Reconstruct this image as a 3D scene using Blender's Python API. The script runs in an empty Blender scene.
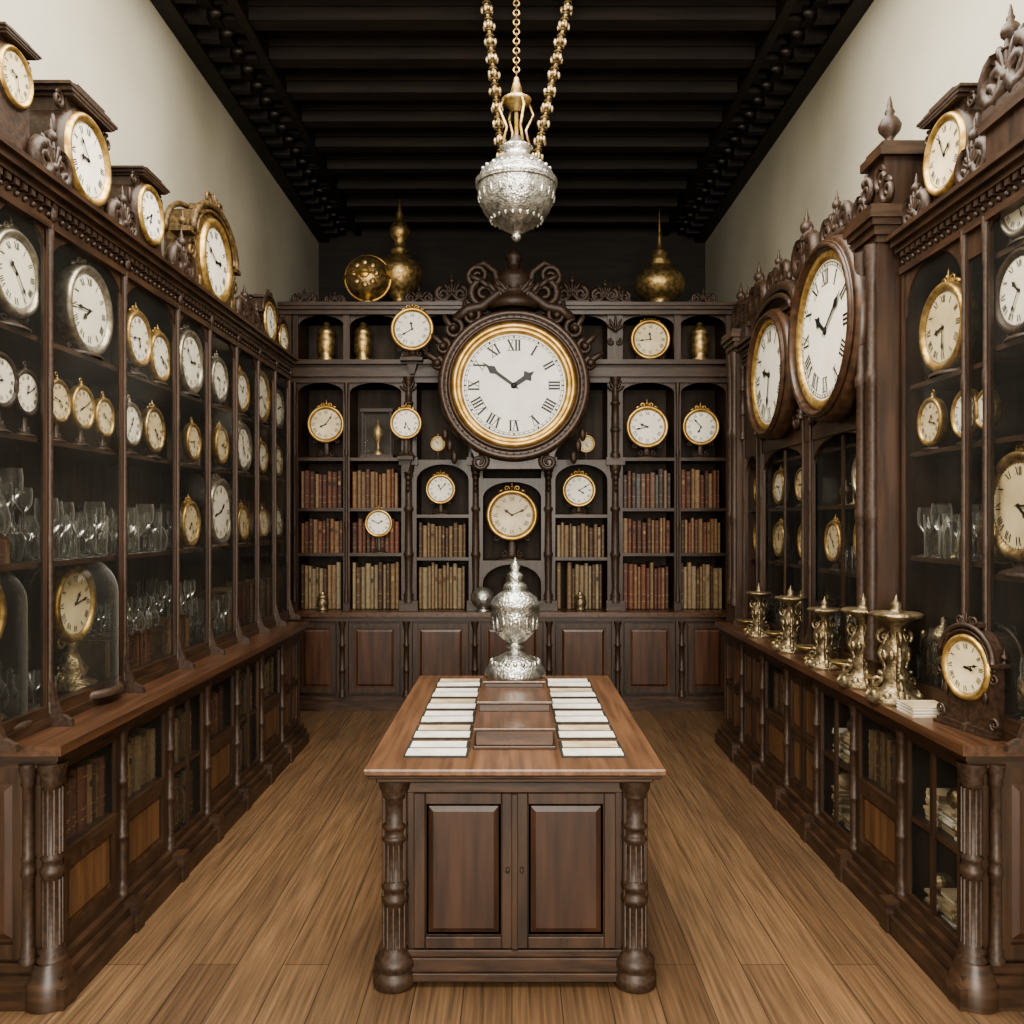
import bpy, math, random
from mathutils import Vector, Matrix
random.seed(7)
R=random.uniform
pi=math.pi
# ---------------------------------------------------------------- materials
def newmat(name):
    m=bpy.data.materials.new(name); m.use_nodes=True
    nt=m.node_tree; b=nt.nodes['Principled BSDF']
    return m,nt,b
def surf(name,c1,c2,rough=.5,metal=0,scale=(8,8,8),bump=0,bscale=None,coat=0,detail=6,lo=.35,hi=.65,voro=0):
    m,nt,b=newmat(name)
    tc=nt.nodes.new('ShaderNodeTexCoord'); mp=nt.nodes.new('ShaderNodeMapping')
    mp.inputs['Scale'].default_value=scale
    nt.links.new(tc.outputs['Object'],mp.inputs['Vector'])
    n=nt.nodes.new('ShaderNodeTexNoise'); n.inputs['Scale'].default_value=1; n.inputs['Detail'].default_value=detail
    nt.links.new(mp.outputs['Vector'],n.inputs['Vector'])
    r=nt.nodes.new('ShaderNodeValToRGB')
    r.color_ramp.elements[0].position=lo; r.color_ramp.elements[1].position=hi
    r.color_ramp.elements[0].color=(*c1,1); r.color_ramp.elements[1].color=(*c2,1)
    nt.links.new(n.outputs['Fac'],r.inputs['Fac']); nt.links.new(r.outputs['Color'],b.inputs['Base Color'])
    b.inputs['Roughness'].default_value=rough; b.inputs['Metallic'].default_value=metal
    b.inputs['Coat Weight'].default_value=coat; b.inputs['Coat Roughness'].default_value=.25
    if bump:
        bp=nt.nodes.new('ShaderNodeBump'); bp.inputs['Strength'].default_value=bump; bp.inputs['Distance'].default_value=.006
        if voro:
            v=nt.nodes.new('ShaderNodeTexVoronoi'); v.inputs['Scale'].default_value=voro
            nt.links.new(tc.outputs['Object'],v.inputs['Vector']); nt.links.new(v.outputs['Distance'],bp.inputs['Height'])
        else: nt.links.new(n.outputs['Fac'],bp.inputs['Height'])
        nt.links.new(bp.outputs['Normal'],b.inputs['Normal'])
    return m
WV=surf('dark_wood_vertical',(.022,.0115,.0065),(.056,.029,.0155),.42,0,(30,30,2.5),.15,coat=.1)
WH=surf('dark_wood_horizontal',(.024,.0125,.007),(.060,.031,.0165),.42,0,(6,6,40),.10,coat=.1)
WC=surf('carved_dark_wood',(.022,.012,.007),(.052,.028,.016),.5,0,(60,60,60),.25,coat=.02)
WP=surf('panel_wood',(.075,.037,.017),(.14,.070,.033),.45,0,(25,25,2.5),.1,coat=.06)
WPD=surf('dark_panel_wood',(.026,.012,.0065),(.060,.027,.0145),.38,0,(22,22,2.2),.08,coat=.15)
WI=surf('cabinet_interior',(.022,.014,.009),(.050,.031,.018),.7,0,(20,20,2))
WT=surf('counter_wood',(.050,.024,.013),(.105,.051,.028),.32,0,(40,2.2,40),.08,coat=.2)
WTT=surf('table_top_wood',(.085,.041,.021),(.165,.083,.044),.36,0,(35,2,35),.06,coat=.2)
WG=surf('gilt_wood',(.040,.025,.012),(.17,.11,.045),.48,.25,(35,35,35),.3)
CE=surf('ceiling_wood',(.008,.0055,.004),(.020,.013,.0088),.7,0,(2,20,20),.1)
BR=surf('aged_brass',(.22,.145,.06),(.56,.42,.21),.42,.9,(25,25,25),.25,voro=70)
BRS=surf('dull_gold_ring',(.40,.24,.07),(.70,.48,.19),.4,.8,(10,10,10),.1)
BRC=surf('gold_bezel',(.32,.20,.065),(.62,.43,.17),.42,.8,(30,30,30),.15)
SV=surf('chased_silver',(.27,.27,.25),(.64,.635,.60),.32,.9,(30,30,30),.5,voro=80)
SVD=surf('old_silver',(.13,.098,.055),(.40,.32,.205),.42,.85,(30,30,30),.4,voro=70)
SVB=surf('steel_bezel',(.25,.22,.17),(.50,.46,.38),.4,.85,(30,30,30),.1)
FM=surf('main_dial_white',(.82,.80,.73),(.90,.885,.83),.5,0,(6,6,6))
FW=surf('clock_face_white',(.80,.75,.63),(.90,.865,.76),.5,0,(6,6,6))
FC=surf('clock_face_cream',(.56,.45,.28),(.76,.66,.45),.5,0,(6,6,6))
BK=surf('black_ink',(.006,.006,.006),(.012,.011,.010),.5)
PA=surf('paper',(.58,.56,.49),(.76,.74,.68),.8,0,(9,9,9))
PD=surf('old_paper',(.32,.25,.16),(.56,.47,.32),.8,0,(9,9,9))
PL=surf('plaster',(.36,.335,.265),(.50,.475,.395),.9,0,(.9,.9,.9),.05,lo=.3,hi=.7)
GR=surf('leather_green_black',(.014,.013,.011),(.03,.028,.022),.6,0,(15,15,15))
def bookmat(name,cols,k=1):
    m,nt,b=newmat(name)
    g=nt.nodes.new('ShaderNodeNewGeometry'); r=nt.nodes.new('ShaderNodeValToRGB'); r.color_ramp.interpolation='CONSTANT'
    e=r.color_ramp.elements
    while len(e)<len(cols): e.new(.5)
    for i,c in enumerate(cols): e[i].position=i/len(cols); e[i].color=(*[q*k for q in c],1)
    n=nt.nodes.new('ShaderNodeTexNoise'); n.inputs['Scale'].default_value=35
    mx=nt.nodes.new('ShaderNodeMix'); mx.data_type='RGBA'; mx.blend_type='MULTIPLY'; mx.inputs['Factor'].default_value=.7
    tc=nt.nodes.new('ShaderNodeTexCoord'); nt.links.new(tc.outputs['Object'],n.inputs['Vector'])
    nt.links.new(g.outputs['Random Per Island'],r.inputs['Fac'])
    nt.links.new(r.outputs['Color'],mx.inputs['A']); nt.links.new(n.outputs['Fac'],mx.inputs['B'])
    nt.links.new(mx.outputs['Result'],b.inputs['Base Color']); b.inputs['Roughness'].default_value=.55
    return m
BKR=bookmat('leather_books_red',[(.20,.075,.04),(.13,.05,.03),(.26,.13,.06),(.09,.04,.025),(.24,.15,.08),(.15,.06,.04),(.30,.19,.1)],.95)
BKT=bookmat('vellum_books_tan',[(.46,.31,.17),(.34,.22,.11),(.52,.40,.24),(.20,.11,.055),(.40,.26,.13),(.44,.34,.21),(.14,.07,.04)],.62)
BKD=bookmat('leather_books_dark',[(.10,.07,.05),(.16,.10,.07),(.07,.05,.045),(.22,.15,.1),(.14,.05,.03),(.12,.11,.10)],1.2)
BND=surf('worn_gilt_band',(.20,.13,.06),(.32,.23,.11),.6,.2,(20,20,20))
def glassmat(name,refl,tint=(1,1,1),painted_sheen=.03,rim=0,glow=(.8,.8,.74)):
    m=bpy.data.materials.new(name); m.use_nodes=True; nt=m.node_tree; nt.nodes.clear()
    o=nt.nodes.new('ShaderNodeOutputMaterial'); t=nt.nodes.new('ShaderNodeBsdfTransparent'); t.inputs[0].default_value=(*tint,1)
    g=nt.nodes.new('ShaderNodeBsdfGlossy'); g.inputs['Roughness'].default_value=.08
    l=nt.nodes.new('ShaderNodeLayerWeight'); l.inputs['Blend'].default_value=refl
    mx=nt.nodes.new('ShaderNodeMixShader')
    nt.links.new(l.outputs['Fresnel'],mx.inputs[0]); nt.links.new(t.outputs[0],mx.inputs[1]); nt.links.new(g.outputs[0],mx.inputs[2])
    d=nt.nodes.new('ShaderNodeBsdfDiffuse'); d.inputs[0].default_value=(*glow,1)  # pale diffuse mixed in, painting whitish reflections onto the glass
    m2=nt.nodes.new('ShaderNodeMixShader')
    n=nt.nodes.new('ShaderNodeTexNoise'); n.inputs['Scale'].default_value=2.5; n.inputs['Detail'].default_value=5
    tc=nt.nodes.new('ShaderNodeTexCoord'); nt.links.new(tc.outputs['Object'],n.inputs['Vector'])
    mt=nt.nodes.new('ShaderNodeMath'); mt.operation='MULTIPLY'; mt.inputs[1].default_value=painted_sheen*2
    nt.links.new(n.outputs['Fac'],mt.inputs[0])
    last=mt
    if rim:  # extra white painted towards the edges for bright glass rims
        l2=nt.nodes.new('ShaderNodeLayerWeight'); l2.inputs['Blend'].default_value=.35
        pw=nt.nodes.new('ShaderNodeMath'); pw.operation='POWER'; pw.inputs[1].default_value=3; nt.links.new(l2.outputs['Facing'],pw.inputs[0])
        ma=nt.nodes.new('ShaderNodeMath'); ma.operation='MULTIPLY_ADD'; ma.inputs[1].default_value=rim
        nt.links.new(pw.outputs[0],ma.inputs[0]); nt.links.new(mt.outputs[0],ma.inputs[2]); last=ma
    nt.links.new(last.outputs[0],m2.inputs[0])
    nt.links.new(mx.outputs[0],m2.inputs[1]); nt.links.new(d.outputs[0],m2.inputs[2])
    nt.links.new(m2.outputs[0],o.inputs['Surface'])
    return m
GL=glassmat('window_glass',.10,(.98,.98,.97),.018)
GC=glassmat('crystal_glass',.28,(.97,.98,.97),.02,.6)
GD=glassmat('dome_glass',.16,(.97,.98,.97),.012,.35)
def floormat():
    m,nt,b=newmat('oak_floor_boards')
    tc=nt.nodes.new('ShaderNodeTexCoord'); mp=nt.nodes.new('ShaderNodeMapping'); mp.inputs['Rotation'].default_value=(0,0,pi/2)
    nt.links.new(tc.outputs['Object'],mp.inputs['Vector'])
    br=nt.nodes.new('ShaderNodeTexBrick'); br.offset=.37; br.inputs['Scale'].default_value=1
    br.inputs['Brick Width'].default_value=13; br.inputs['Row Height'].default_value=.175; br.inputs['Mortar Size'].default_value=.002
    br.inputs['Color1'].default_value=(.112,.067,.038,1); br.inputs['Color2'].default_value=(.165,.103,.059,1); br.inputs['Mortar'].default_value=(.035,.020,.011,1)
    nt.links.new(mp.outputs['Vector'],br.inputs['Vector'])
    def noise(sc,det,p0,p1,c0,c1):
        m2=nt.nodes.new('ShaderNodeMapping'); m2.inputs['Scale'].default_value=sc; nt.links.new(tc.outputs['Object'],m2.inputs['Vector'])
        n=nt.nodes.new('ShaderNodeTexNoise'); n.inputs['Scale'].default_value=1; n.inputs['Detail'].default_value=det; nt.links.new(m2.outputs['Vector'],n.inputs['Vector'])
        r=nt.nodes.new('ShaderNodeValToRGB'); r.color_ramp.elements[0].position=p0; r.color_ramp.elements[1].position=p1
        r.color_ramp.elements[0].color=(*c0,1); r.color_ramp.elements[1].color=(*c1,1)
        nt.links.new(n.outputs['Fac'],r.inputs['Fac']); return n,r
    n,r=noise((75,2.2,1),12,.3,.7,(.55,.53,.50),(1.3,1.27,1.22))
    n3,r3=noise((1.3,.6,1),5,.3,.7,(.76,.78,.80),(1.2,1.16,1.08))
    def mul(a,b_):
        mx=nt.nodes.new('ShaderNodeMix'); mx.data_type='RGBA'; mx.blend_type='MULTIPLY'; mx.inputs['Factor'].default_value=1
        nt.links.new(a,mx.inputs['A']); nt.links.new(b_,mx.inputs['B']); return mx.outputs['Result']
    nt.links.new(mul(mul(br.outputs['Color'],r.outputs['Color']),r3.outputs['Color']),b.inputs['Base Color'])
    b.inputs['Roughness'].default_value=.5
    bp=nt.nodes.new('ShaderNodeBump'); bp.inputs['Strength'].default_value=.3; bp.inputs['Distance'].default_value=.01; nt.links.new(n.outputs['Fac'],bp.inputs['Height']); nt.links.new(bp.outputs['Normal'],b.inputs['Normal'])
    return m
FL=floormat()
# ---------------------------------------------------------------- mesh builder
def T(x,y,z): return Matrix.Translation((x,y,z))
def RZ(a): return Matrix.Rotation(a,4,'Z')
def S(a,b=None,c=None):
    b=a if b is None else b; c=a if c is None else c
    return Matrix.Diagonal((a,b,c,1))
class MB:
    def __init__(s): s.v=[];s.f=[];s.m=[];s.sm=[];s.mats=[];s.M=Matrix.Identity(4);s.st=[]
    def push(s,M): s.st.append(s.M); s.M=s.M@M; return s
    def pop(s): s.M=s.st.pop()
    def add(s,vs,fs,mat,smooth=False):
        if mat not in s.mats: s.mats.append(mat)
        mi=s.mats.index(mat); o=len(s.v); M=s.M
        s.v+= [tuple(M@Vector(p)) for p in vs]
        flip=M.to_3x3().determinant()<0
        for f in fs:
            g=[i+o for i in f]
            if flip: g.reverse()
            s.f.append(g); s.m.append(mi); s.sm.append(smooth)
    def box(s,x0,x1,y0,y1,z0,z1,mat):
        if x0>x1:x0,x1=x1,x0
        if y0>y1:y0,y1=y1,y0
        v=[(x0,y0,z0),(x1,y0,z0),(x1,y1,z0),(x0,y1,z0),(x0,y0,z1),(x1,y0,z1),(x1,y1,z1),(x0,y1,z1)]
        s.add(v,[(0,3,2,1),(4,5,6,7),(0,1,5,4),(1,2,6,5),(2,3,7,6),(3,0,4,7)],mat)
    def lathe(s,prof,mat,c=(0,0,0),seg=16,axis='Z',a0=0,a1=2*pi):
        full=abs(a1-a0-2*pi)<1e-6; n=seg if full else seg+1
        vs=[]
        for r,h in prof:
            for i in range(n):
                a=a0+(a1-a0)*i/seg; x=r*math.cos(a); y=r*math.sin(a)
                if axis=='Z': p=(c[0]+x,c[1]+y,c[2]+h)
                elif axis=='Y': p=(c[0]+x,c[1]+h,c[2]-y)
                else: p=(c[0]+h,c[1]+x,c[2]+y)
                vs.append(p)
        fs=[]
        for k in range(len(prof)-1):
            for i in range(seg):
                j=(i+1)%n
                fs.append((k*n+i,k*n+j,(k+1)*n+j,(k+1)*n+i))
        s.add(vs,fs,mat,True)
    def ell(s,c,r,mat,seg=10,rings=6,rot=None):
        M=T(*c)
        if rot is not None: M=M@rot
        s.push(M@S(*r))
        s.lathe([(max(1e-3,math.sin(pi*k/rings)),-math.cos(pi*k/rings)) for k in range(rings+1)],mat,seg=seg)
        s.pop()
    def tube(s,pts,rad,mat,seg=7,caps=True):
        pts=[Vector(p) for p in pts]; vs=[]; n=len(pts)
        up=Vector((0,1,0))
        for i,p in enumerate(pts):
            t=(pts[min(i+1,n-1)]-pts[max(i-1,0)]).normalized()
            u=up if abs(t.dot(up))<.95 else Vector((1,0,0))
            a=t.cross(u).normalized(); b=t.cross(a).normalized()
            r=rad[i] if isinstance(rad,(list,tuple)) else rad
            for k in range(seg):
                g=2*pi*k/seg; vs.append(tuple(p+a*(r*math.cos(g))+b*(r*math.sin(g))))
        fs=[(i*seg+k,i*seg+(k+1)%seg,(i+1)*seg+(k+1)%seg,(i+1)*seg+k) for i in range(n-1) for k in range(seg)]
        if caps: fs+= [tuple(range(seg)),tuple(range((n-1)*seg,n*seg))]
        s.add(vs,fs,mat,True)
    def torus(s,c,R0,r0,mat,axis='Z',seg=20,s2=6):
        s.lathe([(R0+r0*math.cos(2*pi*k/s2),r0*math.sin(2*pi*k/s2)) for k in range(s2+1)],mat,c,seg,axis)
    def prism(s,poly,y0,y1,mat):
        n=len(poly)
        vs=[(p[0],y0,p[1]) for p in poly]+[(p[0],y1,p[1]) for p in poly]
        fs=[tuple(range(n)),tuple(reversed(range(n,2*n)))]+[(i,i+n,(i+1)%n+n,(i+1)%n) for i in range(n)]
        s.add(vs,fs,mat)
    def spiral(s,cx,cz,r0,a0,turns,d,th,mat,y=0,n=20):
        P=[];Q=[]
        for i in range(n+1):
            t=i/n; a=a0+d*turns*2*pi*t; r=r0*(1-.85*t)
            P.append((cx+r*math.cos(a),y,cz+r*math.sin(a))); Q.append(th*(1-.45*t))
        s.tube(P,Q,mat,6)
    def arch(s,x0,x1,zs,zt,y0,y1,mat,n=10):
        cx=(x0+x1)/2; r=(x1-x0)/2; h=min(r,(zt-zs)*.92)
        for sgn in (-1,1):
            P=[(cx+sgn*r*math.cos(pi/2*i/n),zs+h*math.sin(pi/2*i/n)) for i in range(n+1)]
            for i in range(n):
                a,b=P[i],P[i+1]
                s.prism([(a[0],a[1]),(b[0],b[1]),(b[0],zt),(a[0],zt)],y0,y1,mat)
    def build(s,name,parent=None,loc=None,bevel=0,center=True):
        if not s.v: return None
        c=Vector((0,0,0))
        if center:
            lo=[min(p[i] for p in s.v) for i in range(3)]; hi=[max(p[i] for p in s.v) for i in range(3)]
            c=Vector(((lo[0]+hi[0])/2,(lo[1]+hi[1])/2,lo[2]))
        me=bpy.data.meshes.new(name); me.from_pydata([tuple(Vector(p)-c) for p in s.v],[],s.f)
        for m in s.mats: me.materials.append(m)
        me.polygons.foreach_set('material_index',s.m); me.polygons.foreach_set('use_smooth',s.sm)
        me.update()
        o=bpy.data.objects.new(name,me); bpy.context.collection.objects.link(o)
        o.location=c
        if loc is not None: o.location=Vector(loc)+c
        if bevel:
            b=o.modifiers.new('bevel','BEVEL'); b.width=bevel; b.segments=1; b.limit_method='ANGLE'; b.angle_limit=math.radians(50)
        if parent: o.parent=parent; o.matrix_parent_inverse=Matrix.Translation(-parent.location)
        return o
# ---------------------------------------------------------------- ornaments
def finial(m,x,y,z,h,mat,seg=12):
    p=[(.16,0),(.2,.04),(.12,.1),(.07,.16),(.1,.22),(.2,.34),(.22,.44),(.16,.56),(.07,.64),(.1,.7),(.06,.78),(.05,.86),(.02,1),(0.001,1.02)]
    m.lathe([(a*h,b*h) for a,b in p],mat,(x,y,z),seg)
def palmette(m,x,y,z,h,mat,n=7):
    for i in range(n):
        a=(i-(n-1)/2)*(1.9/(n-1)); L=h*(1-.3*abs(a))
        m.ell((x+math.sin(a)*L*.55,y,z+math.cos(a)*L*.55),(h*.09,h*.09,L*.48),mat,6,5,Matrix.Rotation(a,4,'Y'))
    m.ell((x,y-.02*h,z+.08*h),(h*.18,h*.14,h*.16),mat,8,5)
def crest(m,x,y,z,w,h,mat,fin=True):
    th=h*.12
    m.box(x-w*.5,x+w*.5,y-.03,y+.03,z,z+h*.12,mat)
    for sg in (-1,1):
        m.spiral(x+sg*w*.27,z+h*.36,h*.27,pi/2,1.6,-sg,th,mat,y)
        m.spiral(x+sg*w*.44,z+h*.22,h*.15,pi/2,1.4,sg,th*.7,mat,y)
        m.tube([(x+sg*w*.5,y,z+h*.12),(x+sg*w*.36,y,z+h*.2),(x+sg*w*.2,y,z+h*.14),(x+sg*w*.06,y,z+h*.3),(x+sg*w*.05,y,z+h*.6)],[th*.5,th*.8,th,th*.9,th*.4],mat,6)
        m.ell((x+sg*w*.17,y,z+h*.62),(h*.07,h*.06,h*.2),mat,6,5,Matrix.Rotation(sg*.6,4,'Y'))
    palmette(m,x,y-.01,z+h*.3,h*.5,mat)
    if fin: finial(m,x,y,z+h*.62,h*.5,mat,8)
def column(m,x,y,z0,z1,r,mat,seg=10):
    H=z1-z0
    p=[(1.35,0),(1.35,.02),(1.1,.03),(1.3,.05),(1.0,.07),(.85,.1),(1.0,.3),(1.05,.33),(1.25,.34),(1.25,.36),(1.0,.37),(.95,.5),(.88,.66),(1.2,.67),(1.2,.69),(.85,.7),(.8,.9),(1.1,.92),(1.0,.94),(1.3,.96),(1.4,1)]
    m.lathe([(a*r,z0+b*H) for a,b in p],mat,(x,y,0),seg)
def panel(m,x0,x1,y,z0,z1,fr,mat,pm,dirn=-1):
    w=fr
    m.box(x0,x0+w,y,y+.03,z0,z1,mat); m.box(x1-w,x1,y,y+.03,z0,z1,mat)
    m.box(x0+w,x1-w,y,y+.03,z0,z0+w,mat); m.box(x0+w,x1-w,y,y+.03,z1-w,z1,mat)
    m.box(x0+w,x1-w,y+.018,y+.03,z0+w,z1-w,pm)
    a=w*1.25; b=w*1.7
    if x1-x0>2.4*b and z1-z0>2.4*b:
        X=[x0+a,x1-a,x0+b,x1-b]; Z=[z0+a,z1-a,z0+b,z1-b]
        vs=[(X[0],y+.018,Z[0]),(X[1],y+.018,Z[0]),(X[1],y+.018,Z[1]),(X[0],y+.018,Z[1]),(X[2],y+.009,Z[2]),(X[3],y+.009,Z[2]),(X[3],y+.009,Z[3]),(X[2],y+.009,Z[3])]
        m.add(vs,[(4,5,6,7),(0,1,5,4),(1,2,6,5),(2,3,7,6),(3,0,4,7)],pm)
# ---------------------------------------------------------------- books / glassware
def books(m,x0,x1,y,z,h,mat,depth=.16,gap=.15,wmin=.022,wmax=.045):
    x=x0
    while x<x1-.02:
        w=R(wmin,wmax)
        if x+w>x1: break
        if random.random()<gap*.2: x+=w*R(.6,1.4); continue
        hh=h*R(.84,1.0); yy=y+R(0,.018); q=.0012
        P=[(x+q,yy+.012),(x+w*.25,yy+.002),(x+w*.75,yy+.002),(x+w-q,yy+.012),(x+w-q,yy+depth),(x+q,yy+depth)]
        n=6; vs=[(a,b,z) for a,b in P]+[(a,b,z+hh) for a,b in P]
        m.add(vs,[tuple(reversed(range(n))),tuple(range(n,2*n))]+[(i,(i+1)%n,(i+1)%n+n,i+n) for i in range(n)],mat)
        for k in (.16,.32,.82):
            m.box(x+w*.2,x+w*.8,yy-.0005,yy+.004,z+hh*k,z+hh*(k+.014),BND)
        if random.random()<.3: m.box(x+w*.25,x+w*.75,yy-.0008,yy+.004,z+hh*.62,z+hh*.72,random.choice([BKR,BK,BND]))
        x+=w
def goblet(m,x,y,z,h,k=0,mat=None):
    mat=mat or GC
    if k==0: p=[(.17,0),(.16,.02),(.03,.06),(.025,.45),(.08,.5),(.17,.65),(.18,.85),(.16,1.0)]
    elif k==1: p=[(.14,0),(.18,.06),(.21,.3),(.16,.48),(.06,.62),(.05,.8),(.09,.83),(.04,.86),(.07,.93),(.01,1)]
    else: p=[(.12,0),(.14,.05),(.16,.9),(.15,.9)]
    m.lathe([(a*h,b*h) for a,b in p],mat,(x,y,z),10)
# ---------------------------------------------------------------- clocks
NUM=['XII','I','II','III','IIII','V','VI','VII','VIII','IX','X','XI']
def line(m,p,q,w,y,mat):
    d=Vector((q[0]-p[0],q[1]-p[1])); d.normalize(); n=Vector((-d.y,d.x))*w/2
    m.add([(p[0]-n.x,y,p[1]-n.y),(q[0]-n.x,y,q[1]-n.y),(q[0]+n.x,y,q[1]+n.y),(p[0]+n.x,y,p[1]+n.y)],[(0,1,2,3)],mat)
def dial(m,r,face,h,mn,detail=1,y=0,bold=1):
    m.lathe([(.0001,0),(r,0)],face,(0,y,0),40,'Y')
    e=-.004*max(r,.1)-.001+y
    def ring(a,b): m.lathe([(a*r,0),(b*r,0)],BK,(0,e,0),48,'Y')
    ring(.93,.94)
    if detail>1: ring(.89,.896)
    for k in range(60):
        if k%5 and detail<1: continue
        a=k*pi/30; s,c=math.sin(a),math.cos(a); w=.013 if k%5 else .03
        line(m,(s*r*.89,c*r*.89),(s*r*.94,c*r*.94),w*r,e,BK)
    H=(.20 if detail>1 else .19)*r; C=.755*r
    for k,t in enumerate(NUM):
        a=k*pi/6; rd=Vector((math.sin(a),math.cos(a))); tg=Vector((math.cos(a),-math.sin(a)))
        ws={'I':.30*H,'V':.66*H,'X':.70*H}; tot=sum(ws[c] for c in t); u=-tot/2
        P=lambda uu,vv:(tg.x*uu+rd.x*(C+vv),tg.y*uu+rd.y*(C+vv))
        for ch in t:
            w=ws[ch]; c=u+w/2; q=w*.36; th=.14*H*bold; tn=.05*H*bold
            if ch=='I': line(m,P(c,-H/2),P(c,H/2),th,e,BK)
            elif ch=='V': line(m,P(c-q,H/2),P(c,-H/2),th,e,BK); line(m,P(c+q,H/2),P(c,-H/2),tn,e-.0002,BK)
            else: line(m,P(c-q,H/2),P(c+q,-H/2),th,e,BK); line(m,P(c+q,H/2),P(c-q,-H/2),tn,e-.0002,BK)
            u+=w
        if detail>1:
            line(m,P(-tot/2,H/2),P(tot/2,H/2),.05*H,e,BK); line(m,P(-tot/2,-H/2),P(tot/2,-H/2),.05*H,e,BK)
    ah=(h%12+mn/60)*pi/6; am=mn*pi/30
    for a,L,w,k in ((ah,.46,.045*bold,3),(am,.74,.03*bold,4)):
        s,c=math.sin(a),math.cos(a); ee=e-.0012*k
        pts=[(-.14,.3),(-.05,.5),(.0,.7),(.55,.8),(.68,2.1),(.8,.7),(1,.05)]
        vs=[]
        for t,ww in pts:
            x,z=s*L*t*r,c*L*t*r; nx,nz=c*w*ww*r,-s*w*ww*r
            vs+=[(x-nx,ee,z-nz),(x+nx,ee,z+nz)]
        m.add(vs,[(2*i,2*i+1,2*i+3,2*i+2) for i in range(len(pts)-1)],BK)
    m.lathe([(.0001,-.02*r),(.05*r,-.015*r),(.06*r,0)],BK,(0,e,0),12,'Y')
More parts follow.
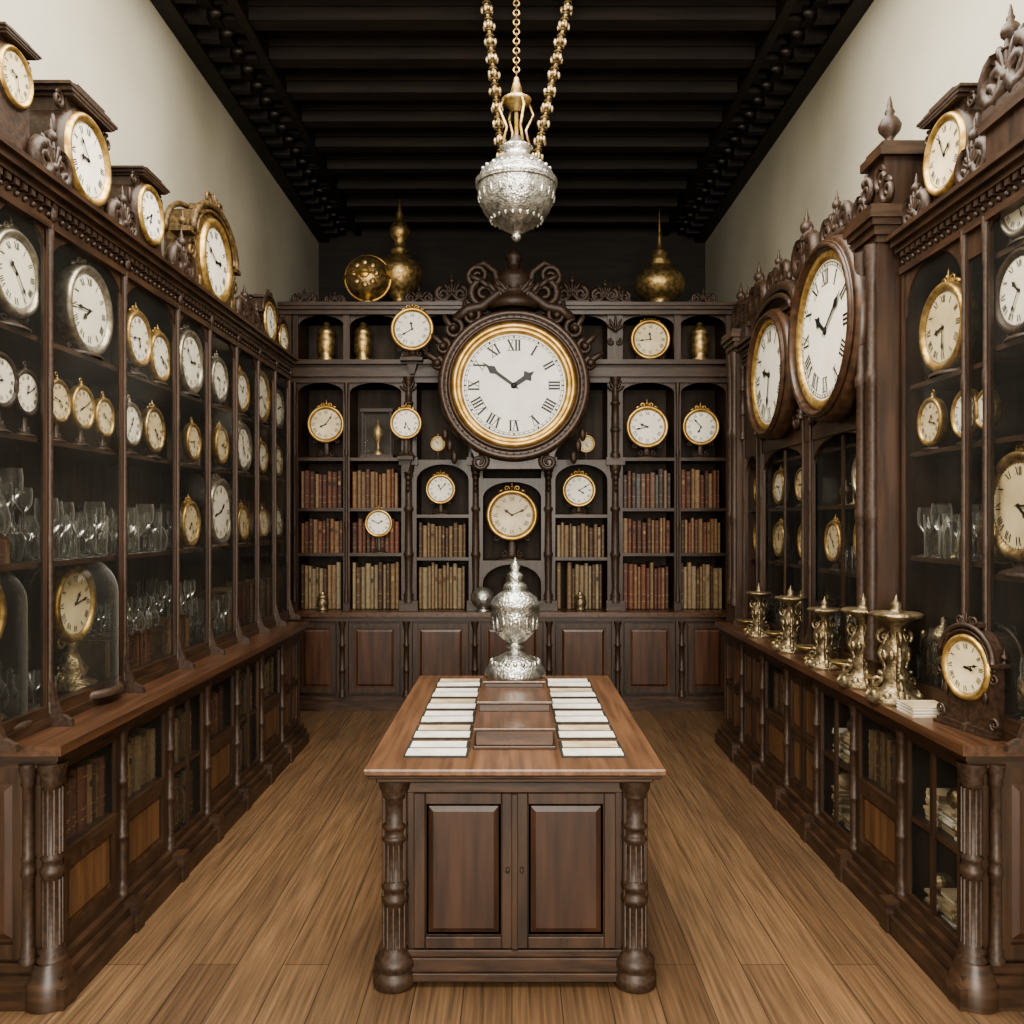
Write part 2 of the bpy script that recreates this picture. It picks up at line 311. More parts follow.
def clock(name,x,y,z,d,rot,kind='stand',face=None,bez=None,shelf=None,case=None,detail=1,wide=1.38,hm=None):
    face=face or FW; bez=bez or BRC; r=d/2; m=MB()
    h,mn=hm if hm else (random.randint(0,11),random.randint(0,59))
    dial(m,r*.98,face,h,mn,detail)
    bz=[(.93,-.005),(.96,-.05),(1.02,-.1),(1.09,-.11),(1.15,-.06),(1.17,.02)]
    cs=case or WC
    if kind=='stand':
        m.lathe([(a*r,b*r) for a,b in bz+[(1.13,.3),(1.0,.38),(.001,.4)]],bez,seg=36,axis='Y')
        h0=z-shelf
        yb=.15*r
        B=[(.72,0),(.72,.06),(.6,.1),(.35,.16),(.2,.24)]
        m.push(S(1,.55,1)); m.lathe([(a*r,-h0+b*r) for a,b in B]+[(.16*r,-r*1.05)],cs,(0,yb/.55,0),16); m.pop()
        for sg in (-1,1): m.spiral(sg*.38*r,-h0+.28*r,.16*r,pi/2,1.2,sg,.05*r,cs,yb)
        if d<.2:
            m.lathe([(.16*r,1.08*r),(.2*r,1.14*r),(.1*r,1.2*r),(.09*r,1.28*r),(.14*r,1.3*r),(.001,1.36*r)],bez,(0,yb,0),10)
            m.torus((0,yb,1.42*r),.11*r,.03*r,bez,'Y',14,5)
        else:
            finial(m,0,yb,1.12*r,.42*r,bez,8)
            for sg in (-1,1):
                m.spiral(sg*.24*r,1.2*r,.15*r,-pi/2,1.4,-sg,.05*r,bez,yb); m.ell((sg*.5*r,yb,1.1*r),(.16*r,.06*r,.06*r),bez,7,5,Matrix.Rotation(sg*.45,4,'Y'))
                m.spiral(sg*.7*r,-1.02*r,.16*r,pi/2,1.4,sg,.05*r,cs,yb)
    elif kind=='dome':
        m.lathe([(a*r,b*r) for a,b in bz+[(1.13,.3),(.001,.35)]],bez,seg=36,axis='Y')
        h0=z-shelf
        m.lathe([(1.45*r,-h0),(1.45*r,-h0+.12*r),(1.35*r,-h0+.2*r),(.0001,-h0+.2*r)],WC,(0,.15*r,0),28)
        m.lathe([(.8*r,-h0+.2*r),(.7*r,-h0+.34*r),(.4*r,-h0+.45*r),(.5*r,-h0+.7*r),(.3*r,-h0+1.0*r),(.16*r,-1.3*r),(.3*r,-1.15*r),(.2*r,-1.02*r)],SVD,(0,.15*r,0),14)
        for sg in (-1,1): m.spiral(sg*.55*r,-1.05*r,.25*r,pi/2,1.4,sg,.06*r,bez,.15*r); m.spiral(sg*.6*r,-h0+.6*r,.25*r,pi/2,1.4,sg,.07*r,SVD,.15*r)
        finial(m,0,.15*r,1.08*r,.3*r,bez,8)
        g=[(1.3*r,-h0+.2*r)]+[(1.3*r,.3*r)]+[(1.3*r*math.cos(a*pi/16),.3*r+1.2*r*math.sin(a*pi/16)) for a in range(1,9)]
        m.lathe([(max(a,.0001),b) for a,b in g],GD,(0,.15*r,0),28)
    elif kind=='bracket':
        m.lathe([(a*r,b*r) for a,b in bz],bez,seg=40,axis='Y')
        h0=z-shelf; W=wide*r; D=max(.8*r,.14); y0=.0
        n=14; P=[(-W,-h0+.25*r),(W,-h0+.25*r),(W,.3*r)]
        P+=[(W*.98*math.cos(pi*i/n),.3*r+1.05*r*math.sin(pi*i/n)) for i in range(1,n)]+[(-W,.3*r)]
        m.prism(P,y0+.004,D,cs)
        m.box(-W*1.22,W*1.22,-.16*r,D,-h0,-h0+.12*r,cs); m.box(-W*1.12,W*1.12,-.1*r,D,-h0+.12*r,-h0+.26*r,cs)
        hood=[(W*1.08*math.cos(pi*i/n),0,.3*r+1.18*r*math.sin(pi*i/n)) for i in range(n+1)]
        m.tube(hood,.1*r,cs,6); m.tube([(a,D*.9,c) for a,b,c in hood],.08*r,cs,6)
        hood2=[(W*.93*math.cos(pi*i/n),-.02*r,.3*r+1.0*r*math.sin(pi*i/n)) for i in range(n+1)]
        m.tube(hood2,.05*r,cs,6)
        for sg in (-1,1):
            m.box(sg*W*1.0,sg*W*1.28,-.05*r,D*.6,.2*r,.32*r,cs)
            m.spiral(sg*W*1.06,-.2*r,.26*r,pi/2,1.5,sg,.07*r,cs,.05*r)
            m.spiral(sg*W*1.1,-h0+.5*r,.24*r,-pi/2,1.4,-sg,.08*r,cs,.05*r)
            finial(m,sg*W*1.12,D*.3,.32*r,.5*r,cs,8)
            m.spiral(sg*W*.3,1.62*r,.2*r,-pi/2,1.5,-sg,.06*r,cs,.05*r)
            m.ell((sg*W*.75,-.02*r,1.0*r),(.2*r,.06*r,.1*r),cs,8,5,Matrix.Rotation(sg*.7,4,'Y'))
            m.ell((sg*W*.8,-.02*r,-.9*r),(.1*r,.06*r,.2*r),cs,8,5)
        m.box(-.3*r,.3*r,.05*r,D*.8,1.4*r,1.55*r,cs)
        palmette(m,0,.04*r,1.45*r,.5*r,cs,5)
    elif kind=='tower':
        m.lathe([(a*r,b*r) for a,b in bz],bez,seg=40,axis='Y')
        h0=z-shelf; W=1.28*r; D=.20
        m.box(-W*1.35,W*1.35,-.05,D,-h0,-h0+.16*r,cs); m.box(-W*1.2,W*1.2,-.03,D,-h0+.16*r,-h0+.28*r,cs)
        m.lathe([(.0001,.004),(1.24*r,.004),(1.3*r,.03),(1.3*r,D-.02),(.001,D)],cs,seg=28,axis='Y')
        m.prism([(-W*1.05,-h0+.26*r),(W*1.05,-h0+.26*r),(W*.8,-.2*r),(W*.74,1.2*r),(-W*.74,1.2*r),(-W*.8,-.2*r)],.01,D,cs)
        zz=1.2*r
        for w,t in ((.80,.08),(.9,.1),(1.0,.08),(.75,.08),(.55,.1)):
            m.box(-W*w,W*w,-.03*w,D,zz,zz+t*r,cs); zz+=t*r
        for sg in (-1,1):
            m.spiral(sg*W*1.1,-h0+.62*r,.32*r,-pi/2,1.6,-sg,.1*r,cs,.03)
            m.spiral(sg*W*.98,1.0*r,.22*r,pi/2,1.5,sg,.07*r,cs,.02)
            m.ell((sg*W*1.08,.03,.3*r),(.1*r,.08*r,.3*r),cs,7,5)
            m.spiral(sg*W*.25,zz+.06*r,.15*r,-pi/2,1.3,-sg,.05*r,cs,.04)
    elif kind=='wall':
        m.lathe([(a*r,b*r) for a,b in [(.95,-.005),(.97,-.04),(1.01,-.06),(1.05,-.06),(1.075,-.04)]],bez,seg=56,axis='Y')
        m.lathe([(a*r,b*r) for a,b in [(1.06,-.05),(1.08,-.02),(1.11,-.12),(1.14,-.15),(1.17,-.10),(1.185,-.05),(1.22,-.07),(1.25,.0),(1.27,.10),(1.24,.24),(.001,.24)]],cs,seg=56,axis='Y')
        m.torus((0,-.09*r,0),1.175*r,.02*r,cs,'Y',56,6)
    o=m.build(name,center=False); o.location=(x,y,z); o.rotation_euler=(0,0,rot)
    return o
LR,RR=pi/2,-pi/2
# ---------------------------------------------------------------- room
def slab(name,x0,x1,y0,y1,z0,z1,mat):
    m=MB(); m.box(x0,x1,y0,y1,z0,z1,mat); return m.build(name)
W=2.16; CH=5.02; YB=9.5; YF=-3.2
slab('floor',-W-.2,W+.2,YF,YB+.2,-.1,0,FL)
slab('wall_left',-W-.2,-W,YF,YB,0,CH,PL)
slab('wall_right',W,W+.2,YF,YB,0,CH,PL)
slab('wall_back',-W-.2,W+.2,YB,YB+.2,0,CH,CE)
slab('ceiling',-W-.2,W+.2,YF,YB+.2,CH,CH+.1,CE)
m=MB()
m.box(-W-.2,-1.6,YF-.2,YF,0,CH,PL); m.box(1.6,W+.2,YF-.2,YF,0,CH,PL); m.box(-1.6,1.6,YF-.2,YF,0,.6,PL); m.box(-1.6,1.6,YF-.2,YF,4.3,CH,PL)
m.build('wall_front')
m=MB()
for x in (-1.6,-.8,0,.8,1.6): m.box(x-.03,x+.03,YF-.1,YF-.04,.6,4.3,WH)
for z in (.63,1.5,2.4,3.3,4.27): m.box(-1.6,1.6,YF-.1,YF-.04,z-.03,z+.03,WH)
m.build('window_1')
m=MB()
y=-2.8
while y<YB-.1:
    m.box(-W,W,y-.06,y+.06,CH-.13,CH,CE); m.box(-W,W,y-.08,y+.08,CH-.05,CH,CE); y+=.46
m.build('ceiling_beams')
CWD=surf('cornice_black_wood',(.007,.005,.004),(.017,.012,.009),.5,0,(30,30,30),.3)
for sg,nm in ((-1,'trim_1'),(1,'trim_2')):
    m=MB()
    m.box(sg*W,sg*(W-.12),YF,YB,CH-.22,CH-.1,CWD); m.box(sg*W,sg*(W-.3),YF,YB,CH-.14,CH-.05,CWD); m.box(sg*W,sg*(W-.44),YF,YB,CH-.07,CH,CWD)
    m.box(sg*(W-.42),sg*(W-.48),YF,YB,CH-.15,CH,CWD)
    y=4.0
    while y<YB-.1:
        m.box(sg*(W-.12),sg*(W-.26),y-.035,y+.035,CH-.20,CH-.13,CWD)
        m.ell((sg*(W-.30),y+.0,CH-.145),(.05,.03,.03),CWD,8,5); m.box(sg*(W-.43),sg*(W-.31),y-.05,y+.05,CH-.12,CH-.05,CWD)
        y+=.22
    m.build(nm)
# ---------------------------------------------------------------- side cabinets
def sideM(sg): return Matrix(((0,sg,0,0),(1,0,0,0),(0,0,1,0),(0,0,0,1)))
LU=[2.86,3.22,3.84,4.45,4.92,5.40,5.86,6.28,6.68]
UE=6.50
LOW=[3.04+i*(UE-.03-3.04)/7 for i in range(8)]
def lower(m,sg,styles):
    F=1.62
    u0,u1=3.0,UE
    m.box(u0-.06,u1,1.55,2.14,0,.075,WH); m.box(u0-.04,u1,1.57,2.14,.075,.11,WH); m.box(u0-.02,u1,1.595,2.14,.11,.145,WH)
    m.box(u0-.07,u1+.02,1.555,2.15,.885,.92,WT); m.box(u0-.05,u1,1.575,2.14,.862,.885,WH); m.box(u0-.02,u1,1.595,2.14,.83,.862,WH)
    m.box(u0,u1,2.06,2.12,.14,.84,WI)
    m.box(u0,u0+.03,F,2.1,.14,.84,WV); m.box(u1-.03,u1,F,2.1,.14,.84,WV)
    m.st.append(m.M); m.M=Matrix(((sg,0,0,0),(0,1,0,0),(0,0,1,0),(0,0,0,1)))
    panel(m,1.70,2.12,u0-.02,.16,.83,.05,WV,WPD)
    m.pop()
    p=[(.05,.145),(.05,.16),(.040,.17),(.044,.19),(.034,.2),(.032,.44),(.040,.45),(.040,.47),(.033,.48),(.033,.5),(.040,.51),(.031,.52),(.030,.76),(.040,.77),(.036,.79),(.048,.82),(.05,.845)]
    m.lathe(p,WC,(u0+.005,F+.005,0),16); m.lathe([(a*.62,b) for a,b in p],WC,(u0-.012,F+.08,0),12)
    for k in range(10):
        a=2*pi*k/10; c_,s_=math.cos(a),math.sin(a)
        for za,zb in ((.205,.435),(.525,.755)): m.tube([(u0+.005+.031*c_,F+.005+.031*s_,za),(u0+.005+.031*c_,F+.005+.031*s_,zb)],.0055,WC,5)
    m.lathe([(.085,0),(.085,.07),(.07,.10),(.055,.15)],WH,(u0+.005,F+.01,0),20)
    for i in range(7):
        a,b=LOW[i],LOW[i+1]
        if i>0: 
            column(m,a,F-.003,.145,.84,.019,WC,8); m.box(a-.035,a+.035,F,F+.035,.14,.84,WV); m.box(a-.012,a+.012,F+.03,2.06,.14,.84,WI)
            m.box(a-.035,a+.035,1.54,F,0.0,.13,WH)
        a2,b2=a+.035,b-.035
        m.box(a2,b2,F,F+.03,.14,.175,WH); m.box(a2,b2,F,F+.03,.80,.84,WH)
        st=styles[i]
        if st=='h':
            m.box(a2,b2,F,2.06,.465,.50,WH)
            panel(m,a2,b2,F,.175,.465,.035,WV,WP)
            m.box(a2,a2+.018,F,F+.02,.5,.8,WV); m.box(b2-.018,b2,F,F+.02,.5,.8,WV)
        elif st=='f':
            m.box(a2,b2,F+.01,2.06,.475,.495,WH)
            m.box(a2,a2+.02,F,F+.02,.175,.8,WV); m.box(b2-.02,b2,F,F+.02,.175,.8,WV); c=(a2+b2)/2
            m.box(c-.012,c+.012,F,F+.015,.175,.8,WV)
        else:
            c=(a2+b2)/2
            for z0,z1 in ((.175,.475),(.48,.8)):
                panel(m,a2,c-.004,F,z0,z1,.028,WV,WP); panel(m,c+.004,b2,F,z0,z1,.028,WV,WP)
    return m
def lowglass(g,styles):
    for i,s_ in enumerate(styles):
        if s_ in 'hf':
            z0=.5 if s_=='h' else .175
            a,b=LOW[i]+.05,LOW[i+1]-.05
            g.add([(a,1.635,z0),(b,1.635,z0),(b,1.635,.8),(a,1.635,.8)],[(0,1,2,3)],GL)
def upost(m,u,d,z0,z1,w=.045):
    m.box(u-w/2,u+w/2,d,d+.022,z0,z1,WV)
    column(m,u,d-.001,z0+.02,z1,.011,WC,8)
    m.st.append(m.M); m.M=m.M@Matrix(((0,1,0,u),(1,0,0,0),(0,0,1,0),(0,0,0,1)))
    m.prism([(d,1.10),(d-.012,1.08),(d-.025,1.02),(d-.045,.965),(d-.085,.945),(d-.09,.92),(d,.92)],-.012,.012,WC)
    m.pop()
def cornice(m,u0,u1,d,z,deep=2.14):
    m.box(u0,u1,d-.012,deep,z-.17,z-.14,WH)
    m.box(u0,u1,d+.0,deep,z-.14,z-.075,WH)
    m.box(u0-.02,u1+.0,d-.03,deep,z-.075,z-.05,WH)
    m.box(u0-.04,u1+.0,d-.05,deep,z-.05,z-.02,WH)
    m.box(u0-.06,u1+.0,d-.07,deep,z-.02,z,WH)
    u=u0+.03
    while u<u1-.02:
        m.box(u-.012,u+.012,d-.024,d,z-.1,z-.075,WC)
        m.ell((u+.025,d-.005,z-.12),(.011,.011,.011),WC,6,4); u+=.05
TOP=2.97
D0=1.75
# LEFT
SL=['h','h','f','h','f','h','p']; SR=['f','h','f','p','h','p','p']
m=MB(); m.M=sideM(-1)
lower(m,-1,SL)
m.box(2.84,6.70,2.10,2.14,.92,TOP-.1,WI)
m.box(2.84,6.70,D0-.01,2.12,.92,.955,WH); m.box(2.84,6.70,D0-.002,D0+.04,.955,1.0,WH)
m.box(2.84,2.86,D0,2.12,.95,2.85,WV); m.box(6.68,6.70,D0,2.12,.0,2.85,WV)
for i,u in enumerate(LU):
    upost(m,u,D0,.95,2.82)
    if i in (1,3,5,7): m.box(u-.008,u+.008,1.98,2.1,.95,2.82,WI)
    m.ell((u,D0-.012,2.86),(.02,.014,.035),WC,7,5)
for a,b in zip(LU[:-1],LU[1:]):
    m.arch(a+.02,b-.02,2.68,2.83,D0+.004,D0+.022,WV)
    m.box(a+.0225,a+.032,D0+.004,D0+.018,1,2.8,WV); m.box(b-.032,b-.0225,D0+.004,D0+.018,1,2.8,WV)
for z in (1.54,2.01,2.39): m.box(2.86,6.68,D0+.03,2.1,z-.02,z,WH)
cornice(m,2.84,6.70,D0,TOP)
for u,w,h in ((3.26,.22,.24),(3.86,.24,.22),(4.55,.26,.26),(5.62,.3,.26),(5.88,.22,.22)):
    crest(m,u,D0+.02,TOP,w,h,WC)
cab_l=m.build('display_cabinet')
g=MB(); g.M=sideM(-1); lowglass(g,SL)
for a,b in zip(LU[:-1],LU[1:]):
    g.add([(a+.03,D0+.01,1),(b-.03,D0+.01,1),(b-.03,D0+.01,2.82),(a+.03,D0+.01,2.82)],[(0,1,2,3)],GL)
g.build('glass_panes',cab_l)
# RIGHT
m=MB(); m.M=sideM(1)
lower(m,1,SR)
m.box(2.84,6.57,2.10,2.14,.92,TOP-.1,WI)
m.box(2.84,6.57,D0-.01,2.12,.92,.955,WH); m.box(2.84,6.57,D0-.002,D0+.04,.955,1.0,WH)
m.box(2.84,2.86,D0,2.12,.95,2.85,WV)
for u in (2.86,3.14,3.29): upost(m,u,D0,.95,2.82,.03)
m.arch(3.305,3.79,2.60,2.83,D0+.004,D0+.022,WV); m.arch(2.86,3.13,2.74,2.83,D0+.004,D0+.022,WV)
m.box(3.14,3.29,D0+.006,D0+.016,2.7,2.83,WV)
m.box(3.8,3.82,D0,2.1,.95,2.83,WV)
for z in (1.54,2.0,2.3): m.box(3.14,3.82,D0+.03,2.1,z-.02,z,WH)
for z in (1.5,2.0,2.34,2.68): m.box(2.86,3.14,D0+.03,2.1,z-.02,z,WH)
cornice(m,2.84,3.82,D0,TOP)
def tower(u0,u1,zt,D=1.64):
    m.box(u0,u1,D,2.13,.92,zt,WV)
    m.box(u0-.02,u1+.02,D-.02,2.13,.92,1.06,WH)
    w=(u1-u0)
    column(m,u0+w*.22,D-.005,1.06,zt-.16,.026,WC,10); column(m,u1-w*.22,D-.005,1.06,zt-.16,.026,WC,10)
    for k,(e,h) in enumerate(((.01,.03),(.025,.04),(.04,.03),(.055,.03))):
        z0=zt-.16+[0,.03,.07,.10][k]
        m.box(u0-e,u1+e,D-e,2.13,z0,z0+h,WH)
    m.box(u0-.05,u1+.05,D-.05,2.1,zt-.03,zt,WH)
tower(3.86,4.07,3.12,1.66); tower(6.35,6.56,3.12,1.68)
m.box(3.88,4.05,1.70,2.0,3.12,3.36,WV); m.box(3.85,4.08,1.67,2.03,3.36,3.40,WH); m.box(3.87,4.06,1.69,2.0,3.40,3.43,WH)
finial(m,3.96,1.76,3.43,.24,WC)
for sg in (-1,1): m.spiral(3.96+sg*.08,3.25,.06,pi/2,1.5,sg,.02,WC,1.69); m.spiral(3.96+sg*.14,3.18,.06,pi/2,1.5,sg,.02,WC,1.69)
m.box(3.58,3.78,1.88,2.12,TOP,3.34,WV); m.box(3.56,3.80,1.86,2.13,3.34,3.39,WH)
crest(m,6.46,1.74,3.12,.22,.34,WC)
m.box(2.88,3.12,1.74,1.98,TOP,3.12,WV); m.box(2.86,3.14,1.72,2.0,3.12,3.16,WH); crest(m,3.0,1.76,3.16,.26,.32,WC)
crest(m,3.25,D0+.02,TOP,.16,.24,WC); crest(m,3.72,D0+.02,TOP,.16,.22,WC)
m.box(4.08,6.36,1.73,1.77,2.16,2.84,WV)
for u in (4.10,4.93,5.05,5.9,6.0,6.33): 
    upost(m,u,D0-.02,.95,2.3,.045); column(m,u,D0-.03,2.3,2.84,.02,WC,8)
for a,b in ((4.12,4.91),(5.07,5.88),(6.02,6.31)):
    m.arch(a,b,2.03,2.17,D0-.01,D0+.012,WV)
for u in (4.99,5.95): m.box(u-.04,u+.04,D0-.01,D0+.02,.95,2.85,WV); m.box(u-.01,u+.01,1.98,2.1,.95,2.85,WV)
for c in (4.51,5.47): m.box(c-.01,c+.01,D0,D0+.015,1.0,2.15,WV)
for z in (1.42,1.78,2.1): m.box(4.08,6.36,D0+.03,2.1,z-.02,z,WH)
cornice(m,4.08,6.36,D0-.02,3.0)
m.box(4.08,6.36,1.76,2.12,2.84,3.0,WV)
for c,w in ((4.5,.86),(5.48,.8)):
    P=[(c+w/2*math.cos(pi*i/12)*1.04,D0-.05,2.98+.2*math.sin(pi*i/12)) for i in range(13)]
    m.tube(P,.035,WC,8); m.prism([(p[0],p[2]) for p in P],D0-.04,D0+.25,WV)
    m.tube([(p[0],p[1]-.03,p[2]-.06) for p in P[1:-1]],.018,WC,6)
    crest(m,c,D0-.03,3.16,.44,.25,WC)
    for sg in (-1,1):
        m.spiral(c+sg*w*.44,2.3,.06,pi/2,1.5,sg,.018,WC,D0-.03); m.spiral(c+sg*w*.44,2.92,.05,-pi/2,1.5,sg,.016,WC,D0-.03)
for u,w,h in ((4.14,.18,.28),(4.99,.24,.38),(5.95,.24,.36),(6.22,.2,.28)): 
    m.box(u-.07,u+.07,D0-.06,D0+.1,3.0,3.1,WC); crest(m,u,D0-.02,3.1,w,h,WC)
cab_r=m.build('display_cabinet')
g=MB(); g.M=sideM(1); lowglass(g,SR)
for a,b,t in ((2.87,3.13,2.82),(3.145,3.285,2.7),(3.30,3.79,2.82),(4.12,4.5,2.16),(4.52,4.91,2.16),(5.07,5.46,2.16),(5.48,5.88,2.16)):
    g.add([(a,D0+.01,1),(b,D0+.01,1),(b,D0+.01,t),(a,D0+.01,t)],[(0,1,2,3)],GL)
g.build('glass_panes',cab_r)
# ---------------------------------------------------------------- back cabinet
m=MB()
YL=7.6; YU=7.75; YK=8.2
m.box(-2.12,2.12,YL-.05,YK,0,.09,WH); m.box(-2.12,2.12,YL-.03,YK,.09,.13,WH)
m.box(-2.12,2.12,YL,YK,.13,.82,WV)
m.box(-2.12,2.12,YL-.06,YK,.84,.88,WT); m.box(-2.12,2.12,YL-.035,YK,.80,.84,WH)
PX=[-1.98,-1.51,-.94,-.33,.33,.94,1.51,1.98]
WPB=surf('red_brown_panel_wood',(.034,.014,.007),(.082,.034,.016),.38,0,(22,22,2.2),.08,coat=.15)
for i,(a,b) in enumerate(zip(PX[:-1],PX[1:])):
    panel(m,a+.06,b-.06,YL-.03,.16,.78,.045,WV,WPB)
for p in PX: 
    m.box(p-.05,p+.05,YL-.035,YL,.13,.8,WV); column(m,p,YL-.04,.13,.8,.025,WC,8)
PW=[.06,.06,.14,.13,.13,.14,.06,.06]
m.box(-2.1,2.1,YK-.03,YK,.88,3.66,WI)
for p,w in zip(PX,PW):
    m.box(p-w/2,p+w/2,YU,YK,.88,3.62,WV)
    if w>.1:
        column(m,p,YU-.02,.95,2.2,w*.26,WC,12); column(m,p,YU-.02,2.26,3.0,w*.26,WC,12)
        m.box(p-w/2-.015,p+w/2+.015,YU-.05,YU,.88,.97,WH); m.box(p-w/2-.015,p+w/2+.015,YU-.05,YU,2.2,2.27,WH)
        for k in range(4): m.ell((p,YU-.06,2.13-.05*k),(.03-.005*k,.02,.03),WC,7,5)
        m.spiral(p-.035,3.32,.03,pi/2,1.4,1,.012,WC,YU-.01); m.spiral(p+.035,3.32,.03,pi/2,1.4,-1,.012,WC,YU-.01)
        palmette(m,p,YU-.03,2.86,.14,WC,5); palmette(m,p,YU-.03,3.42,.14,WC,5)
    else: column(m,p,YU-.004,.95,2.95,.016,WC,8)
for p in (-2.06,2.06): m.box(p-.06,p+.06,YU,YK,.88,3.62,WV)
for i,(a,b) in enumerate(zip(PX[:-1],PX[1:])):
    a+=PW[i]/2; b-=PW[i+1]/2
    sh=(1.40,1.81,2.27) if i not in (2,3,4) else ((1.36,1.75,2.25) if i!=3 else (1.33,2.08))
    for z in sh: m.box(a,b,YU+.01,YK-.03,z-.03,z,WH)
    m.box(a,b,YU,YK,2.95,3.16,WH)
    if i in (2,4): m.arch(a,b,2.06,2.22,YU+.005,YU+.03,WV)
    if i==3: m.arch(a,b,1.12,1.31,YU+.005,YU+.03,WV); m.arch(a,b,1.9,2.06,YU+.005,YU+.03,WV)
    if i in (0,1,5,6): m.arch(a,b,2.86,2.96,YU+.005,YU+.03,WV)
    m.arch(a,b,3.48,3.58,YU+.03,YU+.05,WV)
    m.box(a,b,YU+.02,YK,3.57,3.63,WH)
for e,z0,z1 in ((.02,2.95,3.0),(.05,3.0,3.05),(.02,3.05,3.11),(.08,3.11,3.15),(.03,3.57,3.61),(.06,3.61,3.64),(.08,3.64,3.67)):
    m.box(-2.12,2.12,YU-e,YK,z0,z1,WH)
x=-2.0
while x<2: m.box(x-.015,x+.015,YU-.045,YU,3.0,3.035,WC); x+=.07
for x,w,h in ((-1.9,.26,.14),(-1.62,.22,.12),(-.85,.3,.16),(.85,.24,.22),(.98,.2,.18),(1.75,.26,.14),(-.55,.3,.26),(.55,.3,.26)):
    crest(m,x,YU+.02,3.67,w,h,WC)
m.build('library_cabinet')
m=MB()
bays=[(-1.94,-1.55),(-1.47,-1.02),(-.86,-.41),(.41,.86),(1.02,1.47),(1.55,1.94)]
mt=[(BKT,BKR,BKR),(BKT,BKR,BKR),(BKT,BKT,None),(BKT,BKT,None),(BKR,BKR,BKD),(BKT,BKR,BKR)]
for (a,b),ms in zip(bays,mt):
    lv=(.885,1.36) if abs(a+b)<1.4 else (.885,1.40,1.81)
    for z,mm in zip(lv,ms):
        if mm is None: continue
        hh={0:.43,1:.32,2:.36}[lv.index(z)]
        books(m,a,b,YU+.05,z,hh,mm,depth=.2,wmin=.026,wmax=.05)
m.build('book_collection')
for sg in (-1,1):
    m=MB(); m.M=sideM(sg)
    st=SL if sg<0 else ['-','h','-','p','h','p','p']
    for i,s_ in enumerate(st):
        a,b=LOW[i]+.05,LOW[i+1]-.05
        if s_=='h': books(m,a,b,1.655,.50,.25,[BKR,BKT,BKT,BKR][i%4],.18,gap=.1)
        if s_=='f': books(m,a,b,1.655,.495,.25,BKT,.18,gap=.1); books(m,a,b,1.655,.155,.28,BKT,.18,gap=.1)
    m.build('book_collection')
m=MB(); m.M=sideM(-1)
for a,b,z,h,mm in ((3.9,4.4,.956,.2,BKR),(4.5,4.88,.956,.22,BKR),(5.45,5.8,.956,.3,BKT),(5.9,6.22,.956,.32,BKR),(6.32,6.6,.956,.3,BKT),(2.95,3.18,1.54,.11,BKR),(5.88,6.0,1.54,.3,BKR),(4.96,5.06,2.01,.22,BKT),(6.32,6.38,1.54,.3,BKR)):
    books(m,a,b,1.84,z,h,mm,.16)
m.build('book_collection')
def glassware(sg,rows,name='glassware_collection'):
    m=MB(); m.M=sideM(sg)
    for a,b,z,h in rows:
        for d in (1.82,1.88,1.95,2.02):
            u=a+R(0,.03)
            while u<b:
                hh=h*R(.5,1.0); goblet(m,u,d+R(-.01,.01),z,hh,random.choice([0,0,0,1,2])); u+=R(.045,.08)
    m.build(name)
glassware(-1,[(2.95,3.18,1.65,.24),(3.28,3.8,1.54,.25),(3.9,4.4,1.54,.24),(4.5,4.62,1.54,.26),(6.42,6.55,1.54,.22),
   (3.27,3.40,.956,.22),(3.92,4.4,1.16,.16),(4.5,4.88,1.18,.2),(4.96,5.36,.956,.28)])
glassware(1,[(3.33,3.76,1.54,.24),(2.9,3.1,1.0,.28),(3.33,3.76,.956,.32),(4.15,4.9,.956,.26),(5.1,5.85,.956,.26),(6.05,6.3,.956,.22),(6.05,6.1,1.42,.22),(4.5,4.62,1.42,.25)])
def curios(sg,rows):
    m=MB(); m.M=sideM(sg)
    for a,b,z,h in rows:
        u=a
        while u<b:
            hh=h*R(.6,1); mt=random.choice([BR,SVD,BR,SVD]); k=random.randint(0,2)
            p=[[(.3,0),(.3,.05),(.1,.12),(.08,.3),(.25,.45),(.3,.6),(.2,.75),(.08,.82),(.1,.9),(.01,1)],
               [(.25,0),(.2,.08),(.06,.15),(.1,.3),(.06,.5),(.1,.75),(.22,.85),(.22,.88),(.05,.9),(.05,1)],
               [(.2,0),(.3,.1),(.32,.5),(.25,.62),(.28,.66),(.18,.8),(.05,.9),(.06,.96),(.01,1)]][k]
            m.lathe([(x*hh*.85,y_*hh) for x,y_ in p],mt,(u,1.86+R(0,.06),z),12); u+=hh*.6+R(.01,.05)
    m.build('curio_collection')
curios(-1,[(4.5,4.62,2.01,.2),(5.5,5.52,2.01,.2),(4.0,4.4,.956,.18),(5.72,5.78,2.39,.25),(5.9,5.94,2.01,.22),(5.44,5.5,1.54,.3),(5.9,5.92,2.39,.25)])
curios(1,[(3.34,3.5,1.54,.3),(3.6,3.76,1.54,.2),(4.55,4.85,1.78,.22),(5.42,5.6,1.78,.24),(4.5,4.6,1.42,.24),(5.35,5.58,1.42,.24),(6.25,6.3,1.78,.24),(4.2,4.85,.956,.28),(5.1,5.8,.956,.3),(3.33,3.76,.956,.32),(2.92,3.1,1.0,.3)])
